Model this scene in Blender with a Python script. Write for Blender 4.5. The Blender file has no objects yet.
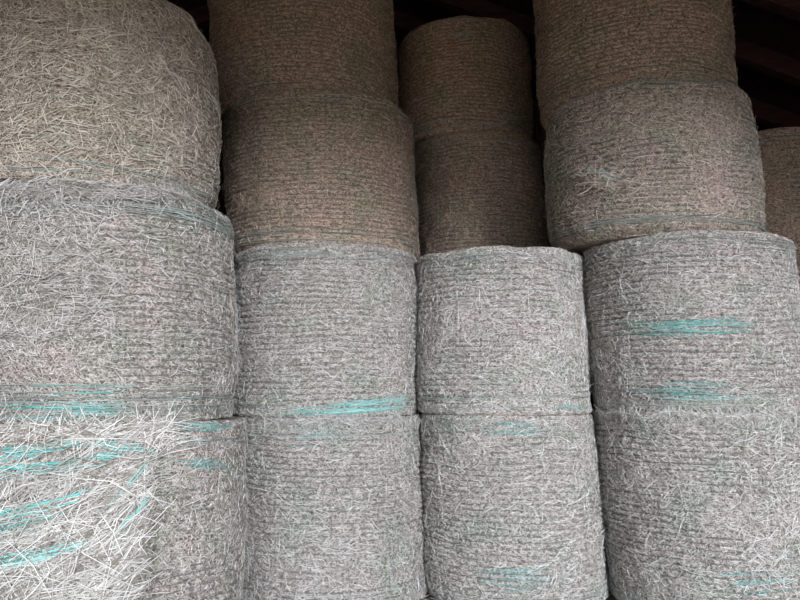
import bpy, math
import numpy as np
from mathutils import Vector

C = bpy.context.scene
COL = C.collection
PI = math.pi
EYE = 1.13
PITCH = math.atan(112 / 700)
FOC = 700.0

# ------------------------------------------------------------------ helpers
def mesh_from(name, verts, quads, mat, parent=None, tris=None, smooth=True, color=None, uv=None):
    verts = np.asarray(verts, np.float32).reshape(-1, 3)
    quads = np.asarray(quads, np.int32).reshape(-1, 4)
    tris = np.asarray(tris if tris is not None else [], np.int32).reshape(-1, 3)
    m = bpy.data.meshes.new(name)
    m.vertices.add(len(verts))
    m.vertices.foreach_set('co', verts.ravel())
    loops = np.concatenate([quads.ravel(), tris.ravel()])
    m.loops.add(len(loops))
    m.loops.foreach_set('vertex_index', loops)
    nq, nt = len(quads), len(tris)
    m.polygons.add(nq + nt)
    starts = np.concatenate([np.arange(nq) * 4, nq * 4 + np.arange(nt) * 3]).astype(np.int32)
    m.polygons.foreach_set('loop_start', starts)
    m.polygons.foreach_set('use_smooth', np.full(nq + nt, smooth, bool))
    if color is not None:
        ca = m.color_attributes.new('tone', 'FLOAT_COLOR', 'POINT')
        c4 = np.ones((len(verts), 4), np.float32)
        c4[:, :3] = color
        ca.data.foreach_set('color', c4.ravel())
    if uv is not None:
        ul = m.uv_layers.new(name='wrap')
        ul.data.foreach_set('uv', np.asarray(uv, np.float32)[loops].ravel())
    m.update(calc_edges=True)
    m.validate()
    o = bpy.data.objects.new(name, m)
    COL.objects.link(o)
    m.materials.append(mat)
    if parent is not None:
        o.parent = parent
    return o

def box(v, q, x0, x1, y0, y1, z0, z1):
    b = len(v)
    v += [(x0, y0, z0), (x1, y0, z0), (x1, y1, z0), (x0, y1, z0), (x0, y0, z1), (x1, y0, z1), (x1, y1, z1), (x0, y1, z1)]
    for f in ((0, 3, 2, 1), (4, 5, 6, 7), (0, 1, 5, 4), (1, 2, 6, 5), (2, 3, 7, 6), (3, 0, 4, 7)):
        q.append([b + i for i in f])

class Grid:
    """smooth random field over (angle, height), periodic in angle"""
    def __init__(s, rng, na, nz, z0, z1):
        s.g = rng.uniform(-1, 1, (na, nz + 3)); s.na, s.nz, s.z0, s.z1 = na, nz, z0, z1
    def __call__(s, th, z):
        a = (np.asarray(th) / (2 * PI) % 1.0) * s.na
        b = np.clip((np.asarray(z) - s.z0) / (s.z1 - s.z0), 0, 1) * s.nz
        i = np.floor(a).astype(int); j = np.floor(b).astype(int)
        fa, fb = a - i, b - j
        fa = fa * fa * (3 - 2 * fa); fb = fb * fb * (3 - 2 * fb)
        i0, i1 = i % s.na, (i + 1) % s.na
        j1 = j + 1
        return (s.g[i0, j] * (1 - fa) + s.g[i1, j] * fa) * (1 - fb) + (s.g[i0, j1] * (1 - fa) + s.g[i1, j1] * fa) * fb

# ------------------------------------------------------------------ materials
def new_mat(name, rough=.9):
    m = bpy.data.materials.new(name); m.use_nodes = True
    nt = m.node_tree
    b = nt.nodes['Principled BSDF']
    b.inputs['Roughness'].default_value = rough
    b.inputs['Specular IOR Level'].default_value = .15
    return m, nt, b

def N(nt, t, **kw):
    n = nt.nodes.new(t)
    for k, v in kw.items():
        if k in n.inputs: n.inputs[k].default_value = v
        else: setattr(n, k, v)
    return n

def ramp(nt, stops):
    r = nt.nodes.new('ShaderNodeValToRGB')
    e = r.color_ramp.elements
    while len(e) < len(stops): e.new(.5)
    for x, (p, c) in zip(e, stops):
        x.position = p; x.color = (*c, 1)
    return r

def fleck(nt, uvout, rot, sx, sy, detail=2):
    mp = N(nt, 'ShaderNodeMapping'); mp.inputs['Rotation'].default_value = (0, 0, rot)
    mp2 = N(nt, 'ShaderNodeMapping'); mp2.inputs['Scale'].default_value = (sx, sy, 1)
    nt.links.new(uvout, mp.inputs['Vector']); nt.links.new(mp.outputs[0], mp2.inputs['Vector'])
    n = N(nt, 'ShaderNodeTexNoise', Scale=1.0, Detail=detail, Roughness=.6)
    nt.links.new(mp2.outputs[0], n.inputs['Vector'])
    return n.outputs['Fac']

def hay_material():
    m, nt, b = new_mat('pressed hay', .95)
    L = nt.links.new
    uv = N(nt, 'ShaderNodeUVMap'); uv.uv_map = 'wrap'
    a = fleck(nt, uv.outputs[0], .05, 24, 125)
    c = fleck(nt, uv.outputs[0], 1.0, 32, 140)
    d = fleck(nt, uv.outputs[0], -.9, 32, 140)
    def mm(op, x, y):
        n = N(nt, 'ShaderNodeMath', operation=op)
        for i, t in enumerate((x, y)):
            if isinstance(t, (int, float)): n.inputs[i].default_value = t
            else: L(t, n.inputs[i])
        return n.outputs[0]
    mx = mm('MAXIMUM', mm('MAXIMUM', a, c), d)
    r = ramp(nt, [(.44, (.07, .058, .046)), (.52, (.24, .215, .19)), (.60, (.50, .465, .425)), (.72, (.75, .72, .68))])
    L(mx, r.inputs[0])
    big = N(nt, 'ShaderNodeTexNoise', Scale=3.2, Detail=4.0, Roughness=.6); L(uv.outputs[0], big.inputs['Vector'])
    br = ramp(nt, [(.36, (.78, .86, .78)), (.5, (.95, .93, .91)), (.64, (1.0, .92, .93))]); L(big.outputs['Fac'], br.inputs[0])
    m1 = N(nt, 'ShaderNodeMix', data_type='RGBA', blend_type='MULTIPLY'); m1.inputs[0].default_value = 1
    L(r.outputs[0], m1.inputs[6]); L(br.outputs[0], m1.inputs[7])
    oi = N(nt, 'ShaderNodeObjectInfo')
    m2 = N(nt, 'ShaderNodeMix', data_type='RGBA', blend_type='MULTIPLY'); m2.inputs[0].default_value = 1
    L(m1.outputs[2], m2.inputs[6]); L(oi.outputs['Color'], m2.inputs[7])
    L(m2.outputs[2], b.inputs['Base Color'])
    bp = N(nt, 'ShaderNodeBump', Strength=1.0, Distance=.012); L(mx, bp.inputs['Height']); L(bp.outputs[0], b.inputs['Normal'])
    return m

def straw_material(name):
    m, nt, b = new_mat(name, .6)
    b.inputs['Specular IOR Level'].default_value = .35
    L = nt.links.new
    at = N(nt, 'ShaderNodeVertexColor'); at.layer_name = 'tone'
    oi = N(nt, 'ShaderNodeObjectInfo')
    m2 = N(nt, 'ShaderNodeMix', data_type='RGBA', blend_type='MULTIPLY'); m2.inputs[0].default_value = 1
    L(at.outputs['Color'], m2.inputs[6]); L(oi.outputs['Color'], m2.inputs[7]); L(m2.outputs[2], b.inputs['Base Color'])
    return m

def noise_material(name, stops, scale, bump=.3, rough=.9, stretch=(1, 1, 1)):
    m, nt, b = new_mat(name, rough)
    L = nt.links.new
    tc = N(nt, 'ShaderNodeTexCoord'); mp = N(nt, 'ShaderNodeMapping'); mp.inputs['Scale'].default_value = stretch
    L(tc.outputs['Object'], mp.inputs[0])
    n = N(nt, 'ShaderNodeTexNoise', Scale=scale, Detail=6.0, Roughness=.65); L(mp.outputs[0], n.inputs['Vector'])
    r = ramp(nt, stops); L(n.outputs['Fac'], r.inputs[0]); L(r.outputs[0], b.inputs['Base Color'])
    bp = N(nt, 'ShaderNodeBump', Strength=bump, Distance=.02); L(n.outputs['Fac'], bp.inputs['Height']); L(bp.outputs[0], b.inputs['Normal'])
    return m

M_HAY = hay_material()
M_STRAW = straw_material('loose dry straw')
M_NET, _, _b = new_mat('dark net thread', .7); _b.inputs['Base Color'].default_value = (.17, .175, .155, 1)  # dark grey-green threads, drawn as broken dashes along the grooves
M_TEAL = straw_material('teal net thread')
M_WOOD = noise_material('dark old timber', [(.3, (.024, .012, .013)), (.6, (.055, .028, .028)), (.8, (.08, .045, .042))], 3.0, .4, .85, (1, 6, 6))
M_BOARD = noise_material('roof boards', [(.3, (.018, .010, .012)), (.6, (.042, .024, .026)), (.8, (.06, .038, .04))], 2.5, .4, .85, (8, 1, 8))
M_FLOOR = noise_material('dusty barn floor', [(.3, (.13, .11, .09)), (.6, (.26, .22, .18)), (.8, (.36, .31, .25))], 4.0)
M_YARD = noise_material('gravel yard', [(.3, (.36, .25, .17)), (.6, (.50, .37, .25)), (.8, (.58, .45, .32))], 6.0)
M_WALL = noise_material('weathered wall boards', [(.3, (.05, .035, .03)), (.6, (.11, .08, .065)), (.8, (.16, .12, .10))], 2.0, .4, .85, (8, 8, 1))

# ------------------------------------------------------------------ bales
class Bale:
    NA = 288
    def __init__(s, seed, z0, z1, yf, lo, hi, t0=0., t1=.06, rc0=.035, rc1=.04, bulge=.015, rows=.6, lump=.012, tint=(1, 1, 1), torn=None, dens=1.0, band=.09, pitch=.0335):
        s.rng = np.random.default_rng(seed)
        s.band = band; s.pitch = pitch
        s.z0, s.z1, s.t0, s.t1, s.yf = z0 + EYE, z1 + EYE, t0, t1, yf
        s.lo, s.hi, s.rc0, s.rc1, s.bulge = lo, hi, rc0, rc1, bulge
        s.lump, s.tint, s.torn, s.dens, s.rows = lump, tint, torn, dens, rows
        g = s.rng
        s.big = Grid(g, 9, 4, 0, 1); s.mid = Grid(g, 34, 10, 0, 1); s.fine = Grid(g, 130, 40, 0, 1); s.mask = Grid(g, 9, 6, 0, 1)
        s.wob = Grid(g, 14, 4, 0, 1); s.edge = Grid(g, 26, 1, 0, 1)
    def centre(s, t):
        return s.lo[0] * (1 - t) + s.hi[0] * t, s.lo[1] * (1 - t) + s.hi[1] * t
    def rowmask(s, th, t):
        return np.clip((s.mask(th, t) * 1.3 + s.rows - .05) * 1.5, 0, 1) * np.clip((np.minimum(t, 1 - t) - .05) * 14, 0, 1)
    def groove(s, th, t):
        h = s.z1 - s.z0
        ph = (t * h + .012 * s.wob(th, t)) / s.pitch
        return ph
    def radius(s, th, t, fine=True):
        R = s.lo[2] * (1 - t) + s.hi[2] * t
        R = R + s.bulge * (1 - (2 * t - 1) ** 2) - s.bulge * .5
        r = R + s.lump * s.big(th, t) + s.lump * .6 * s.mid(th, t)
        if fine:
            r = r + .0035 * s.fine(th, t)
            ph = s.groove(th, t)
            r = r - .013 * s.rowmask(th, t) * (np.abs(np.cos(PI * ph)) ** 7)
        if s.torn is not None: r = r + s.torn(th, t)
        h = s.z1 - s.z0
        for d, rc in ((t * h, s.rc0), ((1 - t) * h, s.rc1)):
            k = np.clip(1 - d / rc, 0, 1)
            r = r - rc * (1 - np.sqrt(np.maximum(1 - k * k, 0)))
        return r
    def point(s, th, t, off=0.):
        tc = np.clip(t, .003, .997)
        cx, cy = s.centre(tc); r = s.radius(th, tc) + off
        x = cx + r * np.cos(th); y = cy + r * np.sin(th)
        za = s.z0 + s.t0 * (y - s.yf); zb = s.z1 + s.t1 * (y - s.yf)
        e = .008 * s.edge(th, 0 * th)
        return np.stack([x, y, za + (zb - za) * t + e * np.clip(t * 4 - 3, 0, 1)], -1)
    def pix(s, u, v):
        """where the line of sight through a photo point meets this bale: (angle, t)"""
        u = np.asarray(u, float); v = np.asarray(v, float)
        dx = (u - 400) / FOC; dy = math.cos(PITCH) - (300 - v) / FOC * math.sin(PITCH) * -1 * -1
        dz = math.sin(PITCH) + (300 - v) / FOC * math.cos(PITCH)
        t = np.full_like(dx, .5)
        for _ in range(12):
            cx, cy = s.centre(t); R = s.radius(np.full_like(dx, -PI / 2), np.clip(t, .1, .9), False)
            a = dx * dx + dy * dy; b = -2 * (dx * cx + dy * cy); c = cx * cx + cy * cy - R * R
            q = (-b - np.sqrt(np.maximum(b * b - 4 * a * c, 0))) / (2 * a)
            z = EYE + q * dz; y = q * dy
            za = s.z0 + s.t0 * (y - s.yf); zb = s.z1 + s.t1 * (y - s.yf)
            t = np.clip((z - za) / (zb - za), .005, .995)
        return np.arctan2(q * dy - cy, q * dx - cx), t

def build_body(b, parent):
    na = b.NA
    h = b.z1 - b.z0
    n = int(h / .0055)
    e0 = b.rc0 / h * (1 - np.cos(np.linspace(0, PI / 2, 7)[:-1])); e1 = 1 - b.rc1 / h * (1 - np.cos(np.linspace(0, PI / 2, 7)[:-1]))[::-1]
    t = np.concatenate([e0, np.linspace(b.rc0 / h, 1 - b.rc1 / h, n), e1])
    th = np.linspace(0, 2 * PI, na, endpoint=False) + PI / 2
    TH, T = np.meshgrid(th, t)
    P = b.point(TH, T)
    P += b.rng.normal(0, .0009, P.shape)
    UV = np.stack([TH * b.hi[2] + b.z0 * 7.3, T * h + b.lo[0] * 3.1], -1)
    rings = len(t)
    # end faces: inward rings
    def cap(ring, tt, k):
        c = ring.mean(0)
        return c + (ring - c) * k
    caps = []; capuv = []
    for ring, tt in ((P[0], 0.), (P[-1], 1.)):
        for k in (.8, .5, .2, .02):
            q = cap(ring, tt, k); caps.append(q); capuv.append(q[:, :2])
    V = np.concatenate([P.reshape(-1, 3)] + caps); U = np.concatenate([UV.reshape(-1, 2)] + capuv)
    def strip(a0, b0, flip=False):
        i = np.arange(na); j = (i + 1) % na
        q = np.stack([a0 + i, a0 + j, b0 + j, b0 + i], -1)
        return q[:, ::-1] if flip else q
    Q = [strip(k * na, (k + 1) * na) for k in range(rings - 1)]
    base = rings * na
    prev = 0
    for k in range(4): Q.append(strip(prev, base + k * na, True)); prev = base + k * na
    prev = (rings - 1) * na
    for k in range(4, 8): Q.append(strip(prev, base + k * na)); prev = base + k * na
    o = mesh_from('hay_body', V, np.concatenate(Q), M_HAY, parent, uv=U)
    o.color = (*b.tint, 1)
    return o

def tubes(paths, w, cols=None):
    """paths: list of (n,3) polylines -> flattened three-sided threads"""
    V = []; Q = []; K = []; base = 0
    for i, p in enumerate(paths):
        p = np.asarray(p); n = len(p)
        if n < 2: continue
        d = np.gradient(p, axis=0); d /= np.linalg.norm(d, axis=1, keepdims=True) + 1e-9
        up = np.array([0, 0, 1.]); s = np.cross(d, up)
        s /= np.linalg.norm(s, axis=1, keepdims=True) + 1e-9
        u = np.cross(s, d)
        wi = w[i] if hasattr(w, '__len__') else w
        ring = [p + (s * math.cos(a) + u * math.sin(a)) * wi for a in (PI / 2, PI * 7 / 6, PI * 11 / 6)]
        V.append(np.stack(ring, 1).reshape(-1, 3))
        k = np.arange(n - 1) * 3 + base
        for a in range(3):
            c = (a + 1) % 3
            Q.append(np.stack([k + a, k + c, k + 3 + c, k + 3 + a], -1))
        if cols is not None: K.append(np.repeat(np.asarray(cols[i])[None], n * 3, 0))
        base += n * 3
    return np.concatenate(V), np.concatenate(Q), (np.concatenate(K) if K else None)

def build_net(b, parent):
    h = b.z1 - b.z0
    paths = []; ws = []
    N_ = int(h / b.pitch)
    th = np.linspace(-PI * 1.12, PI * .12, 230)
    for k in range(1, N_):
        t0 = np.full_like(th, k * b.pitch / h)
        t = t0 - .012 * b.wob(th, t0) / h + b.rng.normal(0, .0006, th.shape)
        t = np.clip(t, .01, .99)
        m = b.rowmask(th, t)
        keep = (m > .12) & ~(np.repeat(b.rng.random(len(th) // 5 + 1), 5)[:len(th)] < .20)
        P = b.point(th, t, .0035)
        i = 0
        while i < len(th):
            if keep[i]:
                j = i
                while j < len(th) and keep[j]: j += 1
                if j - i > 2: paths.append(P[i:j]); ws.append(b.rng.uniform(.0030, .0052))
                i = j
            else: i += 1
    if not paths: return
    for a in np.linspace(-PI * 1.1, PI * .1, 70):
        tt = np.linspace(.03, .97, N_ * 2)
        thz = a + .012 * (np.arange(len(tt)) % 2)
        paths.append(b.point(thz, tt, .0035)); ws.append(.0006)
    V, Q, _ = tubes(paths, ws)
    mesh_from('net_wrap', V, Q, M_NET, parent)

def straws(b, n, lmin, lmax, wmin, wmax, region=None, bias=.5, lift=.006, stick=.25, angle=None, bright=1.0, over0=.003, over1=.997):
    g = b.rng
    if region is None:
        th = g.uniform(-PI * 1.12, PI * .12, n); t = g.uniform(.004, .996, n)
    else:
        th, t = region(n)
    h = b.z1 - b.z0
    L = lmin + (lmax - lmin) * g.random(n) ** 2
    a = g.normal(0, .5, n) if angle is None else angle + g.normal(0, .45, n)
    full = g.random(n) > bias
    a = np.where(full, g.uniform(-PI / 2, PI / 2, n), a)
    curve = g.normal(0, .2 + 2.2 * min(lmin, .12), n)
    off = g.uniform(0, lift, n); pitch = np.where(g.random(n) < stick, g.uniform(-.5, .5, n), g.uniform(-.06, .06, n))
    W = g.uniform(wmin, wmax, n)
    pts = []
    R = b.hi[2]
    for k in (-1, 0, 1):
        aa = a + curve * k * .5
        ds = L * .5 * k
        q_t = np.clip(t + ds * np.sin(aa) / h, over0, over1)
        q_th = th + ds * np.cos(aa) / R
        pts.append(b.point(q_th, q_t, off + .001 + np.abs(ds) * np.maximum(pitch * np.sign(k if k else 1), -.02)))
    P = np.stack(pts, 1)                                   # n,3,3
    d = P[:, 2] - P[:, 0]; d /= np.linalg.norm(d, axis=1, keepdims=True) + 1e-9
    rad = np.stack([np.cos(th), np.sin(th), 0 * th], -1)
    s = np.cross(d, rad); s /= np.linalg.norm(s, axis=1, keepdims=True) + 1e-9
    V = np.empty((n, 3, 3, 3))
    for k, tap in enumerate((.6, 1., .5)):
        w = (W * tap)[:, None]
        V[:, k, 0] = P[:, k] + s * w * .5
        V[:, k, 1] = P[:, k] - s * w * .5
        V[:, k, 2] = P[:, k] + rad * w * .5
    base = np.arange(n)[:, None] * 9
    Q = []
    for k in (0, 1):
        for c in range(3):
            e = (c + 1) % 3
            Q.append(np.concatenate([base + k * 3 + c, base + k * 3 + e, base + k * 3 + 3 + e, base + k * 3 + 3 + c], 1))
    tone = g.random(n)[:, None]
    dark = np.array([.24, .205, .165]); mid = np.array([.60, .57, .53]); lite = np.array([.93, .91, .88])
    col = np.where(tone < .5, dark + (mid - dark) * tone * 2, mid + (lite - mid) * (tone - .5) * 2) * bright
    return V.reshape(-1, 3), np.concatenate(Q), np.repeat(col, 9, 0)

def merge(sets):
    V = []; Q = []; K = []; base = 0
    for v, q, k in sets:
        V.append(v); Q.append(q + base); K.append(k); base += len(v)
    return np.concatenate(V), np.concatenate(Q), np.concatenate(K)

TEAL = [(.13, .47, .42), (.20, .55, .50), (.33, .60, .56), (.42, .60, .56)]
def teal_threads(b, u0, u1, v0, v1, n, slope=0., w=.0022, lift=0.):
    """bunched coloured threads of the wrap's edge, lying on the bale's side"""
    g = b.rng; out = []; cols = []; ws = []
    for i in range(n):
        a = g.uniform(u0, u0 + (u1 - u0) * .55); e = g.uniform(a + (u1 - u0) * .25, u1)
        v = g.uniform(v0, v1)
        uu = np.linspace(a, e, 26)
        vv = v + slope * (uu - (u0 + u1) / 2) + np.cumsum(g.normal(0, .34, 26))
        th, t = b.pix(uu, vv)
        out.append(b.point(th, t, .004 + lift + g.uniform(0, .006)))
        c = np.array(TEAL[g.integers(0, 4)]) * g.uniform(.8, 1.15)
        cols.append(c); ws.append(w * g.uniform(.7, 1.3))
    return tubes(out, ws, cols)

def edge_threads(b, top=True, n=16, band=None, th0=-PI * 1.1, th1=PI * .1):
    """faint grey-green edging threads round one end of the bale"""
    g = b.rng; out = []; cols = []; h = b.z1 - b.z0; ws = []; band = b.band
    for i in range(n):
        a = g.uniform(th0, th1 - .5); e = min(th1, a + g.uniform(.35, 1.6))
        th = np.linspace(a, e, int(40 * (e - a)) + 4)
        d = g.uniform(.03, band + .03) / h
        t = (1 - d if top else d) + np.cumsum(g.normal(0, .0006, len(th)))
        out.append(b.point(th, np.clip(t, .01, .99), .008))
        cols.append(np.array((.44, .50, .455)) * g.uniform(.55, 1.1)); ws.append(g.uniform(.0012, .0026))
    return tubes(out, ws, cols)

def make_bale(b, label, greens=(), extra=None, n_straw=13000, edges=(10, 10), group='round hay bales stacked on end'):
    root = bpy.data.objects.new('hay_bale', None); COL.objects.link(root)
    root.location = (0, 0, 0)
    root['label'] = label; root['category'] = 'hay bale'; root['group'] = group
    body = build_body(b, root)
    if b.rows > -.8: build_net(b, root)
    sets = [straws(b, int(n_straw * 1.2 * b.dens), .010, .040, .0021, .0036),
            straws(b, int(n_straw * .06 * b.dens), .05, .15, .002, .0036, stick=.5, lift=.012, bright=1.1)]
    if extra: sets += extra(b)
    V, Q, K = merge(sets)
    o = mesh_from('loose_straw', V, Q, M_STRAW, root, color=K, smooth=False)
    o['kind'] = 'stuff'; o.color = (*b.tint, 1)
    ends = {True: [], False: []}
    for a in greens:
        _, tt = b.pix([(a[0] + a[1]) / 2], [(a[2] + a[3]) / 2]); ends[bool(tt[0] > .5)].append(teal_threads(b, *a))
    for top in (True, False):
        if edges[0 if top else 1]: ends[top].append(edge_threads(b, top, edges[0 if top else 1]))
        if ends[top]:
            V, Q, K = merge(ends[top])
            o = mesh_from('net_edging', V, Q, M_TEAL, root, color=K); o.color = (1, 1, 1, 1)
            o['label'] = 'teal green edge threads of the net wrap'
    # put the root at the bale's base without moving the meshes
    base = Vector((b.lo[0], b.lo[1], b.z0))
    root.location = base
    for c in root.children: c.location = -base
    return root

WARM = (1.0, .84, .72)
# ---- bottom and second rows, near columns
def torn_shape(th, t):
    a = (th + PI) % (2 * PI) - PI
    m = np.clip((-.86 - a) / .12, 0, 1) * np.clip((a + 2.6) / .3, 0, 1)
    v = np.clip((t - .10) / .3, 0, 1) * np.clip((.955 - t) / .08, 0, 1)
    return .045 * m * v

def torn_straw(b):
    g = b.rng
    def reg(n):
        u = g.uniform(-60, 158, n); v = g.uniform(432, 640, n)
        ok = u < 150 - np.clip(v - 520, 0, 200) * .35 + g.normal(0, 6, n)
        th, t = b.pix(u, np.minimum(v, 640)); th = np.where(ok, th, g.uniform(-2.4, -1.6, n)); return th, t
    def reg2(n):
        u = g.uniform(-40, 175, n); v = g.normal(432, 8, n); return b.pix(u, v)
    return [straws(b, 5200, .05, .22, .003, .0062, reg, bias=.65, lift=.05, stick=.6, angle=.45, bright=.95),
            straws(b, 900, .10, .34, .003, .005, reg, bias=.5, lift=.07, stick=.8, angle=.7, bright=1.2),
            straws(b, 700, .08, .26, .003, .005, reg2, bias=.6, over1=1.09, lift=.08, stick=.7, angle=.35, bright=1.15)]

def mess(u0, u1, v0, v1, n, **kw):
    def f(b):
        g = b.rng
        def reg(k): return b.pix(g.uniform(u0, u1, k), g.uniform(v0, v1, k))
        d = dict(bias=.3, lift=.02, stick=.5, bright=1.05); d.update(kw)
        return [straws(b, n, .04, .15, .0022, .0042, reg, **d)]
    return f

T1, T2, T3, T4 = .03, .06, .07, .07
A1 = Bale(11, -1.13, -.05, 3.02, (-1.495, 3.70, .68), (-1.495, 3.70, .68), 0, T1, torn=torn_shape, rows=-.2, rc1=.03, tint=(.93, .92, .90))
make_bale(A1, 'grey hay bale at the lower left, torn open, long straw and teal strands spilling',
          [(-40, 90, 444, 456, 16, -.16, .0035, .045), (55, 152, 440, 449, 14, .10, .003, .045), (92, 122, 450, 458, 8, 0, .0035, .05), (-40, 110, 462, 474, 9, -.14, .003, .045), (-30, 100, 503, 513, 13, -.25, .0035, .045), (100, 150, 480, 530, 9, -1.2, .0025, .04),
           (-30, 90, 550, 562, 11, -.24, .0035, .045), (-30, 70, 520, 530, 5, -.2, .0025, .045), (160, 240, 424, 436, 12, -.02, .002), (165, 240, 460, 474, 10, 0, .0015)], torn_straw, edges=(16, 4), n_straw=9000)
A2 = Bale(12, -.05, 1.05, 3.02, (-1.545, 3.69, .67), (-1.60, 3.69, .67), T1, .05, rc0=.015, rc1=.075, rows=.35, bulge=.03, lump=.014, tint=(.90, .89, .87), band=.14)
make_bale(A2, 'large grey hay bale resting on the torn bale, its top edge broadly rounded',
          [(-30, 130, 402, 420, 12, 0, .0018), (10, 140, 385, 420, 14, 0, .0014)], lambda b: mess(-20, 120, 190, 340, 1100, bright=.92)(b) + mess(-30, 190, 180, 200, 1100, over1=1.05, lift=.04, angle=.2, bright=.88)(b), edges=(60, 40), n_straw=12000)
A3 = Bale(13, 1.05, 2.2, 3.04, (-1.69, 3.70, .65), (-1.74, 3.70, .66), .05, .05, rc0=.015, rc1=.24, rows=-.75, bulge=.03, lump=.02, tint=(1.0, .93, .84), band=.22)
make_bale(A3, 'tan hay bale topping the leftmost column, shaggy straw hiding its net', [], mess(-30, 200, 10, 170, 2200, bias=.25, bright=.98), edges=(0, 45), n_straw=12000)

B1 = Bale(21, -1.13, -.03, 4.1, (-.427, 4.693, .593), (-.47, 4.702, .600), 0, T1, rows=.6, rc1=.02, tint=(.90, .90, .90))
make_bale(B1, 'grey hay bale on the floor directly right of the torn bale',
          [(285, 355, 424, 446, 8, 0, .0015)], lambda b: mess(270, 360, 520, 590, 250)(b) + mess(240, 418, 416, 424, 700, over1=1.035, lift=.02, bright=.85)(b), edges=(14, 4))
B2 = Bale(22, -.03, 1.02, 4.1, (-.492, 4.712, .610), (-.502, 4.712, .612), T1, T2, rows=.45, rc0=.015, tint=(.94, .94, .93))
make_bale(B2, 'greenish grey hay bale with a bright teal streak along its lower right edge',
          [(295, 416, 402, 412, 16, -.07, .0024), (320, 416, 397, 408, 9, -.06, .002), (270, 400, 404, 414, 10, -.02, .0014)], edges=(22, 8))
B3 = Bale(23, 1.02, 2.09, 4.24, (-.542, 4.918, .678), (-.596, 4.952, .692), T2, T3, rows=.9, rc0=.05, rc1=.06, tint=WARM, pitch=.031)
make_bale(B3, 'dim brown hay bale standing on the bale with the teal lower streak', [], edges=(10, 12), n_straw=3200)
B4 = Bale(24, 2.09, 3.2, 4.4, (-.714, 5.106, .706), (-.779, 5.116, .716), T3, .03, rows=1.1, rc0=.05, tint=WARM, pitch=.031)
make_bale(B4, 'dark brown hay bale on top of the column just right of the leftmost one', [], edges=(8, 8), n_straw=3000)

C1 = Bale(31, -1.13, -.02, 4.1, (.725, 4.66, .560), (.685, 4.65, .550), 0, T1, rows=.7, rc0=.05, rc1=.03)
make_bale(C1, 'pale grey hay bale on the floor beneath the squat sharp-cornered bale',
          [(478, 545, 424, 440, 9, 0, .0016), (470, 570, 568, 592, 12, 0, .0015)], mess(540, 590, 430, 580, 250), edges=(12, 8))
C2 = Bale(32, -.02, .985, 4.1, (.676, 4.657, .557), (.663, 4.648, .548), T1, .05, rows=.55, rc0=.03, rc1=.025, bulge=.005, tint=(1.03, 1.03, 1.03))
make_bale(C2, 'squat pale hay bale with sharp corners, second up in the narrowest column', [(545, 590, 400, 408, 4, 0, .0018)], mess(500, 580, 250, 262, 200), edges=(14, 8))
C3 = Bale(33, 1.17, 2.30, 5.45, (.734, 6.017, .567), (.679, 6.012, .562), .05, .05, rows=1.0, tint=(1.12, .94, .82))
make_bale(C3, 'dark brown hay bale set back behind the squat sharp-cornered bale', [], edges=(14, 8), n_straw=3000)
C4 = Bale(34, 2.30, 3.36, 5.5, (.602, 6.102, .602), (.596, 6.096, .596), .05, .04, rows=1.0, rc1=.06, tint=(1.12, .94, .82))
make_bale(C4, 'small dark brown hay bale set back with its whole top edge under the roof',
          [(445, 475, 33, 40, 6, 0, .0025), (495, 540, 110, 120, 6, 0, .0022)], edges=(8, 14), n_straw=3000)

D1 = Bale(41, -1.13, 0, 3.85, (1.916, 4.474, .624), (1.887, 4.492, .642), 0, T1, rows=.6, rc0=.06, rc1=.02, tint=(1.04, 1.04, 1.04))
make_bale(D1, 'grey hay bale on the floor at the lower right corner', [(715, 800, 574, 592, 9, 0, .0017)], lambda b: mess(740, 800, 430, 590, 400)(b) + mess(600, 800, 410, 418, 700, over1=1.035, lift=.02, bright=.9)(b), edges=(14, 6))
D2 = Bale(42, 0, 1.02, 3.85, (1.884, 4.485, .640), (1.850, 4.490, .640), T1, .05, rows=.55, rc0=.015, rc1=.03)
make_bale(D2, 'grey hay bale crossed by two broken teal streaks, second up at the right',
          [(600, 760, 320, 336, 18, -.01, .0017), (630, 705, 325, 331, 5, 0, .0022), (645, 755, 383, 400, 18, .0, .0018), (625, 700, 388, 398, 8, 0, .0014)], edges=(16, 8))
def tuft(b):
    g = b.rng
    def reg(k): return b.pix(g.normal(608, 11, k), g.normal(181, 4.5, k))
    return [straws(b, 220, .04, .13, .0025, .0048, reg, bias=.6, lift=.07, stick=.9, angle=-.35, bright=1.1)]
D3 = Bale(43, 1.02, 1.98, 3.87, (1.684, 4.544, .674), (1.657, 4.525, .655), .05, .05, rows=.85, rc0=.09, rc1=.05, bulge=.03, tint=(1, .92, .85), pitch=.031)
make_bale(D3, 'wide brown hay bale with a pulled-out tuft of straw and rounded lower edge', [(590, 622, 172, 182, 8, .25, .003, .04)], tuft, edges=(8, 16), n_straw=5000)
D4 = Bale(44, 2.0, 3.1, 4.0, (1.653, 4.651, .651), (1.648, 4.669, .669), .05, .03, rows=1.1, rc0=.05, tint=WARM, pitch=.031)
make_bale(D4, 'dark brown hay bale on top of the wide bale with the tuft', [], edges=(8, 8), n_straw=3000)

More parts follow.
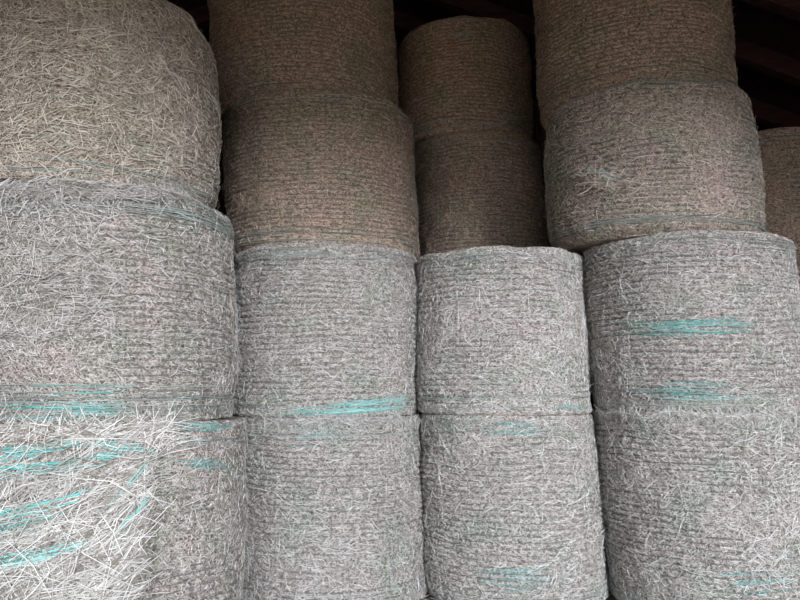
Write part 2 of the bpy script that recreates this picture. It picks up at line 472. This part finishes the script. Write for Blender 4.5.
# ---- set-back stacks that stand behind the front row
def stack(seed, x, y, R, zs, labels, tint=WARM):
    yf = y - R
    for i in range(len(zs) - 1):
        b = Bale(seed + i, zs[i], zs[i + 1], yf, (x, y, R), (x, y, R), .05 if i else 0, .05, rows=.5, tint=tint)
        make_bale(b, labels[i], [], edges=(10, 8), n_straw=3500)
stack(51, .734, 6.03, .56, (-1.13, .03, 1.17), ('hay bale on the floor behind the narrowest column, lowest of its stack',
                                          'hay bale behind the squat sharp-cornered bale, carrying the two set-back brown bales'))
stack(61, -2.25, 6.12, .62, (-1.13, .03, 1.25, 2.48), ('hay bale on the floor behind the leftmost column, lowest of its stack',
      'hay bale behind the leftmost column, middle of its stack', 'dim brown hay bale glimpsed in the slit behind the leftmost column'))
stack(71, 3.12, 5.72, .66, (-1.13, 0, 1.08, 2.16), ('hay bale on the floor behind the right-hand column, lowest of its stack',
      'greenish hay bale barely showing past the right-hand column, middle of its stack', 'dim brown hay bale peeking out at the right edge below the roof timbers'))

# ------------------------------------------------------------------ barn
def structure(name, v, q, mat):
    o = mesh_from(name, v, q, mat, smooth=False); o['kind'] = 'structure'; return o

LINTEL = 3.4
X0, X1, Y0, Y1, RX, RZ, SL = -5.6, 5.3, -1.6, 8.2, -.5, 5.85, .40
def roof_z(x): return RZ - SL * abs(x - RX)
v, q = [], []; box(v, q, X0, X1, Y0, Y1, -.2, 0); structure('floor', v, q, M_FLOOR)
v, q = [], []; box(v, q, -40, 40, -45, Y0, -.25, -.02); structure('ground', v, q, M_YARD)
def gable(y0, y1, opening=None):
    v, q = [], []
    xs = np.linspace(X0, X1, 37)
    for a, b_ in zip(xs[:-1], xs[1:]):
        lo = 0
        if opening and a > opening[0] - .01 and b_ < opening[1] + .01: lo = opening[2]
        hi = min(roof_z(a), roof_z(b_))
        box(v, q, a + .006, b_ - .006, y0, y1, lo, hi); box(v, q, a, b_, y0 + .03, y1 - .03, lo, max(roof_z(a), roof_z(b_)) + .02)
    return v, q
v, q = gable(Y1, Y1 + .1); structure('wall_back', v, q, M_WALL)
v, q = gable(Y0 - .12, Y0, (-3.3, 5.15, LINTEL)); structure('wall_front', v, q, M_WALL)
for nm, x in (('wall_left', X0 - .1), ('wall_right', X1)):
    v, q = [], []
    for k in range(33):
        y = Y0 + k * .3; box(v, q, x, x + .1, y + .005, y + .295, 0, roof_z(x) + .02)
    structure(nm, v, q, M_WALL)
# roof: boards running front to back, rafters beneath them
v, q = [], []
for side in (-1, 1):
    x = RX
    while X0 - .2 < x < X1 + .2:
        xa, xb = x, x + side * .24
        za, zb = roof_z(xa), roof_z(xb)
        g0 = xa + side * .004; b0 = len(v)
        for (xx, zz) in ((g0, za), (xb, zb)):
            for yy in (Y0 - .3, Y1 + .2):
                for dz in (0.0, .03): v.append((xx, yy, zz + dz))
        i = b0
        for f in ((0, 2, 6, 4), (1, 5, 7, 3), (0, 4, 5, 1), (2, 3, 7, 6), (0, 1, 3, 2), (4, 6, 7, 5)): q.append([i + k for k in f])
        x = xb
for xe in (X0 - .2, X1 + .2):
    b0 = len(v)
    for xx in (RX, xe):
        for yy in (Y0 - .3, Y1 + .2):
            for dz in (.031, .05): v.append((xx, yy, roof_z(xx) + dz))
    for f in ((0, 2, 6, 4), (1, 5, 7, 3), (0, 4, 5, 1), (2, 3, 7, 6), (0, 1, 3, 2), (4, 6, 7, 5)): q.append([b0 + k for k in f])
structure('ceiling', v, q, M_BOARD)
k = 0
for y in np.arange(-1.2, 8.1, .78):
    for side in (-1, 1):
        v, q = [], []
        xe = X1 if side > 0 else X0
        b0 = 0
        for xx in (RX, xe):
            for yy in (y, y + .10):
                for dz in (-.19, -.002): v.append((xx, yy, roof_z(xx) + dz))
        for f in ((0, 2, 6, 4), (1, 5, 7, 3), (0, 4, 5, 1), (2, 3, 7, 6), (0, 1, 3, 2), (4, 6, 7, 5)): q.append(list(f))
        k += 1
        structure('trim_%d' % k, v, q, M_WOOD)

# loose litter on the floor
g = np.random.default_rng(5)
n = 7000
px = g.uniform(-3.5, 3.8, n); py = g.uniform(1.2, 5.6, n); a = g.uniform(0, PI, n); L_ = g.uniform(.04, .16, n)
P0 = np.stack([px, py, g.uniform(.003, .022, n)], -1); D = np.stack([np.cos(a), np.sin(a), 0 * a], -1) * L_[:, None] * .5
S = np.stack([-np.sin(a), np.cos(a), 0 * a], -1) * .002
V = np.empty((n, 2, 3, 3))
for k_, sg in enumerate((-1, 1)):
    c = P0 + D * sg; c[:, 2] += g.uniform(0, .012, n)
    V[:, k_, 0] = c + S; V[:, k_, 1] = c - S; V[:, k_, 2] = c + np.array([0, 0, .003])
base = np.arange(n)[:, None] * 6
Q = np.concatenate([np.concatenate([base + c, base + (c + 1) % 3, base + 3 + (c + 1) % 3, base + 3 + c], 1) for c in range(3)])
K = np.repeat(np.array([.5, .46, .38])[None] * g.uniform(.5, 1.4, (n, 1)), 6, 0)
o = mesh_from('straw_litter', V.reshape(-1, 3), Q, M_STRAW, color=K, smooth=False)
o['kind'] = 'stuff'; o['label'] = 'loose straw scattered over the barn floor in front of the bales'; o['category'] = 'straw'; o.color = (1, 1, 1, 1)

# ------------------------------------------------------------------ light
w = bpy.data.worlds.new('World'); C.world = w; w.use_nodes = True
bg = w.node_tree.nodes['Background']; bg.inputs[0].default_value = (.78, .88, 1.0, 1); bg.inputs[1].default_value = 3.4
sd = bpy.data.lights.new('low_hazy_sun', 'SUN'); sd.angle = math.radians(13); sd.energy = 3.8; sd.color = (.88, .915, 1.0)
so = bpy.data.objects.new('low_hazy_sun', sd); COL.objects.link(so); so.location = (4, -10, 4)
so.rotation_euler = Vector((-math.sin(math.radians(19)), math.cos(math.radians(19)), -math.tan(math.radians(9)))).to_track_quat('-Z', 'Y').to_euler()
ld = bpy.data.lights.new('door_daylight_portal', 'AREA'); ld.shape = 'RECTANGLE'; ld.size = 8.45; ld.size_y = LINTEL
ld.cycles.is_portal = True
lo = bpy.data.objects.new('door_daylight_portal', ld); COL.objects.link(lo); lo.location = (.93, Y0 - .06, LINTEL / 2); lo.rotation_euler = (PI / 2, 0, 0)

# ------------------------------------------------------------------ camera
cd = bpy.data.cameras.new('camera'); cam = bpy.data.objects.new('camera', cd); COL.objects.link(cam)
cd.sensor_width = 36; cd.lens = 36 * FOC / 800
cam.location = (0, 0, EYE); cam.rotation_euler = (PI / 2 + PITCH, 0, 0)
C.camera = cam
C.view_settings.view_transform = 'Standard'; C.view_settings.look = 'None'; C.view_settings.gamma = 1
C.view_settings.use_curve_mapping = False
C.view_settings.exposure = 0.0
C.cycles.max_bounces = 8; C.cycles.diffuse_bounces = 5
